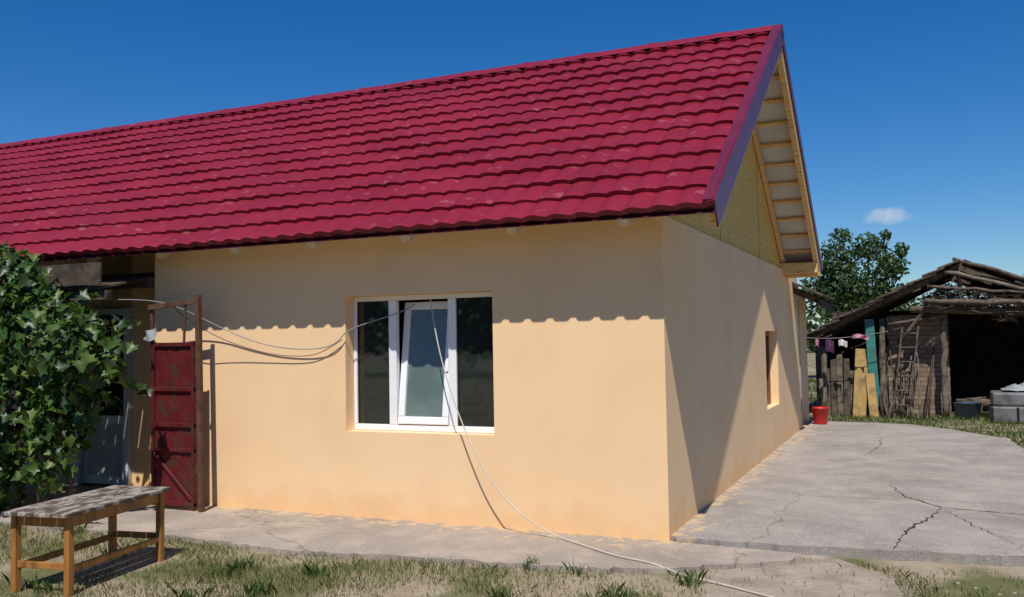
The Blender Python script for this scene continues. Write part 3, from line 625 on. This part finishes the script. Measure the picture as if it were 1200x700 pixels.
for i in range(24):
    x=random.uniform(1.8,4.4); z=random.uniform(1.93,2.25); log('stick',(x,yb-.25,z),(x+random.uniform(.3,1.1),yb-.25+random.uniform(-.1,.1),z+random.uniform(-.12,.16)),.018,.01,M['oldwood'] if i%3==0 else M['darkwood'],A,5)
box('brick_wall',(1.25,yb+.35,gz),(2.35,yb+.50,1.92),M['brick'],A)
box('back_wall',(-.1,yk,gz),(5.6,yk+.12,2.1),M['darkwood'],A)
box('left_wall',(-.12,yb+.4,gz),(-.02,yk-.01,1.5),M['oldwood'],A)
box('right_wall',(5.5,yb,gz),(5.6,yk-.01,1.5),M['darkwood'],A)
for i in range(8): beam('board',(.12+i*.12,yb+.06,gz),(.12+i*.12+random.uniform(-.02,.02),yb+.06,random.uniform(.85,1.2)),.11,.02,M['midwood'] if i%2 else M['oldwood'],A,.003,up=(0,1,0))
beam('teal_board',(1.02,yb-.12,.15),(.95,yb-.1,1.86),.17,.025,M['teal'],A,.003,up=(0,1,0))
beam('plywood_sheet',(.72,yb-.25,gz),(.80,yb-.02,1.28),.24,.015,M['yel'],A,.002,up=(0,1,0))
beam('plywood_sheet',(1.0,yb-.35,gz),(.93,yb-.13,.80),.16,.015,M['yel'],A,.002,up=(0,1,0))
for dx_ in (0,.28): log('ladder_rail',(1.32+dx_,yb-.45,gz),(1.55+dx_,yb-.05,1.75),.022,.018,M['midwood'],A,6,.008)
for i in range(6):
    t=.12+i*.15; log('ladder_rung',(1.32+.23*t,yb-.45+.4*t,1.8*t),(1.60+.23*t,yb-.45+.4*t,1.8*t),.015,.015,M['midwood'],A,6,.003)
for i in range(18):
    x=random.uniform(1.1,2.1); log('leaning_stick',(x,yb-.3+random.uniform(-.1,.1),gz),(x+random.uniform(-.3,.3),yb+.3,random.uniform(.5,1.6)),.02,.012,M['oldwood'] if i%3==0 else M['darkwood'],A,5)
for i in range(14):   # junk heap logs on the floor
    x=random.uniform(2.4,3.0); z=gz+.04+random.uniform(0,.28); log('stacked_log',(x,yb+.3+random.uniform(0,.5),z),(x+random.uniform(.6,1.4),yb+.3+random.uniform(0,.5),z+random.uniform(-.02,.08)),.05,.045,M['midwood'],A,7)
log('fence_post',(.06,yb-.6,gz),(.07,yb-.6,.72),.045,.04,M['oldwood'])
CL=empty('clothesline')
tube('line',[(-.2,yb-.45,1.52),(.5,yb-.45,1.45),(1.3,yb-.45,1.62)],.006,M['cable'],CL)
def cloth(name,x0,x1,z1,hh_,mat):
    V=[];Fc=[];nn=12
    for i in range(nn+1):
        for j in range(7):
            t=i/nn; V.append((x0+(x1-x0)*t,yb-.45+.03*math.sin(t*9+j*.3)*(j/6+.2),z1-hh_*j/6+.02*math.sin(t*5)))
    for i in range(nn):
        for j in range(6):
            k=i*7+j; Fc.append((k,k+7,k+8,k+1))
    mesh_obj(name,V,Fc,mat,CL,True)
cloth('towel_pink',.66,.95,1.56,.08,M['cloth']); cloth('shirt_white',.40,.56,1.46,.12,M['cloth2']); cloth('shirt_purple',.16,.32,1.47,.24,M['cloth3']); cloth('cloth_pink',-.03,.04,1.49,.14,M['cloth'])
ST_=empty('storage_crate',(0,0,0))
box('lower_box',(2.95,yb-.9,gz),(3.95,yb-.2,.25),M['greybox'],ST_,.03); box('upper_box',(2.98,yb-.88,.253),(3.9,yb-.22,.50),M['greybox'],ST_,.04)
for x in (2.95,3.35,3.75): box('strap',(x,yb-.91,.0),(x+.04,yb-.903,.24),M['dark'],ST_)
V=[];Fc=[]
for i in range(15):
    for j in range(9): V.append((3.15+i*.055,yb-.85+j*.08,.52+.16*math.sin(i/14*math.pi)*(.6+.4*math.sin(i*1.3+j))*math.sin(j/8*math.pi)+.02*rng.random()))
for i in range(14):
    for j in range(8):
        k=i*9+j; Fc.append((k,k+9,k+10,k+1))
mesh_obj('folded_sheet',V,Fc,M['metalgrey'],None,True)
BT=empty('blue_tub',(2.62,yb-.1,gz)); V=[];Fc=[]
pr=[(0,.0),(.19,0),(.24,.3),(.26,.31),(.22,.30),(.17,.02),(0,.02)]
for rr_,zz in pr:
    for j in range(seg): V.append((rr_*math.cos(2*math.pi*j/seg),rr_*math.sin(2*math.pi*j/seg),zz))
for i in range(len(pr)-1):
    for j in range(seg): Fc.append((i*seg+j,i*seg+(j+1)%seg,(i+1)*seg+(j+1)%seg,(i+1)*seg+j))
mesh_obj('tub',V,Fc,M['blue'],BT,True)
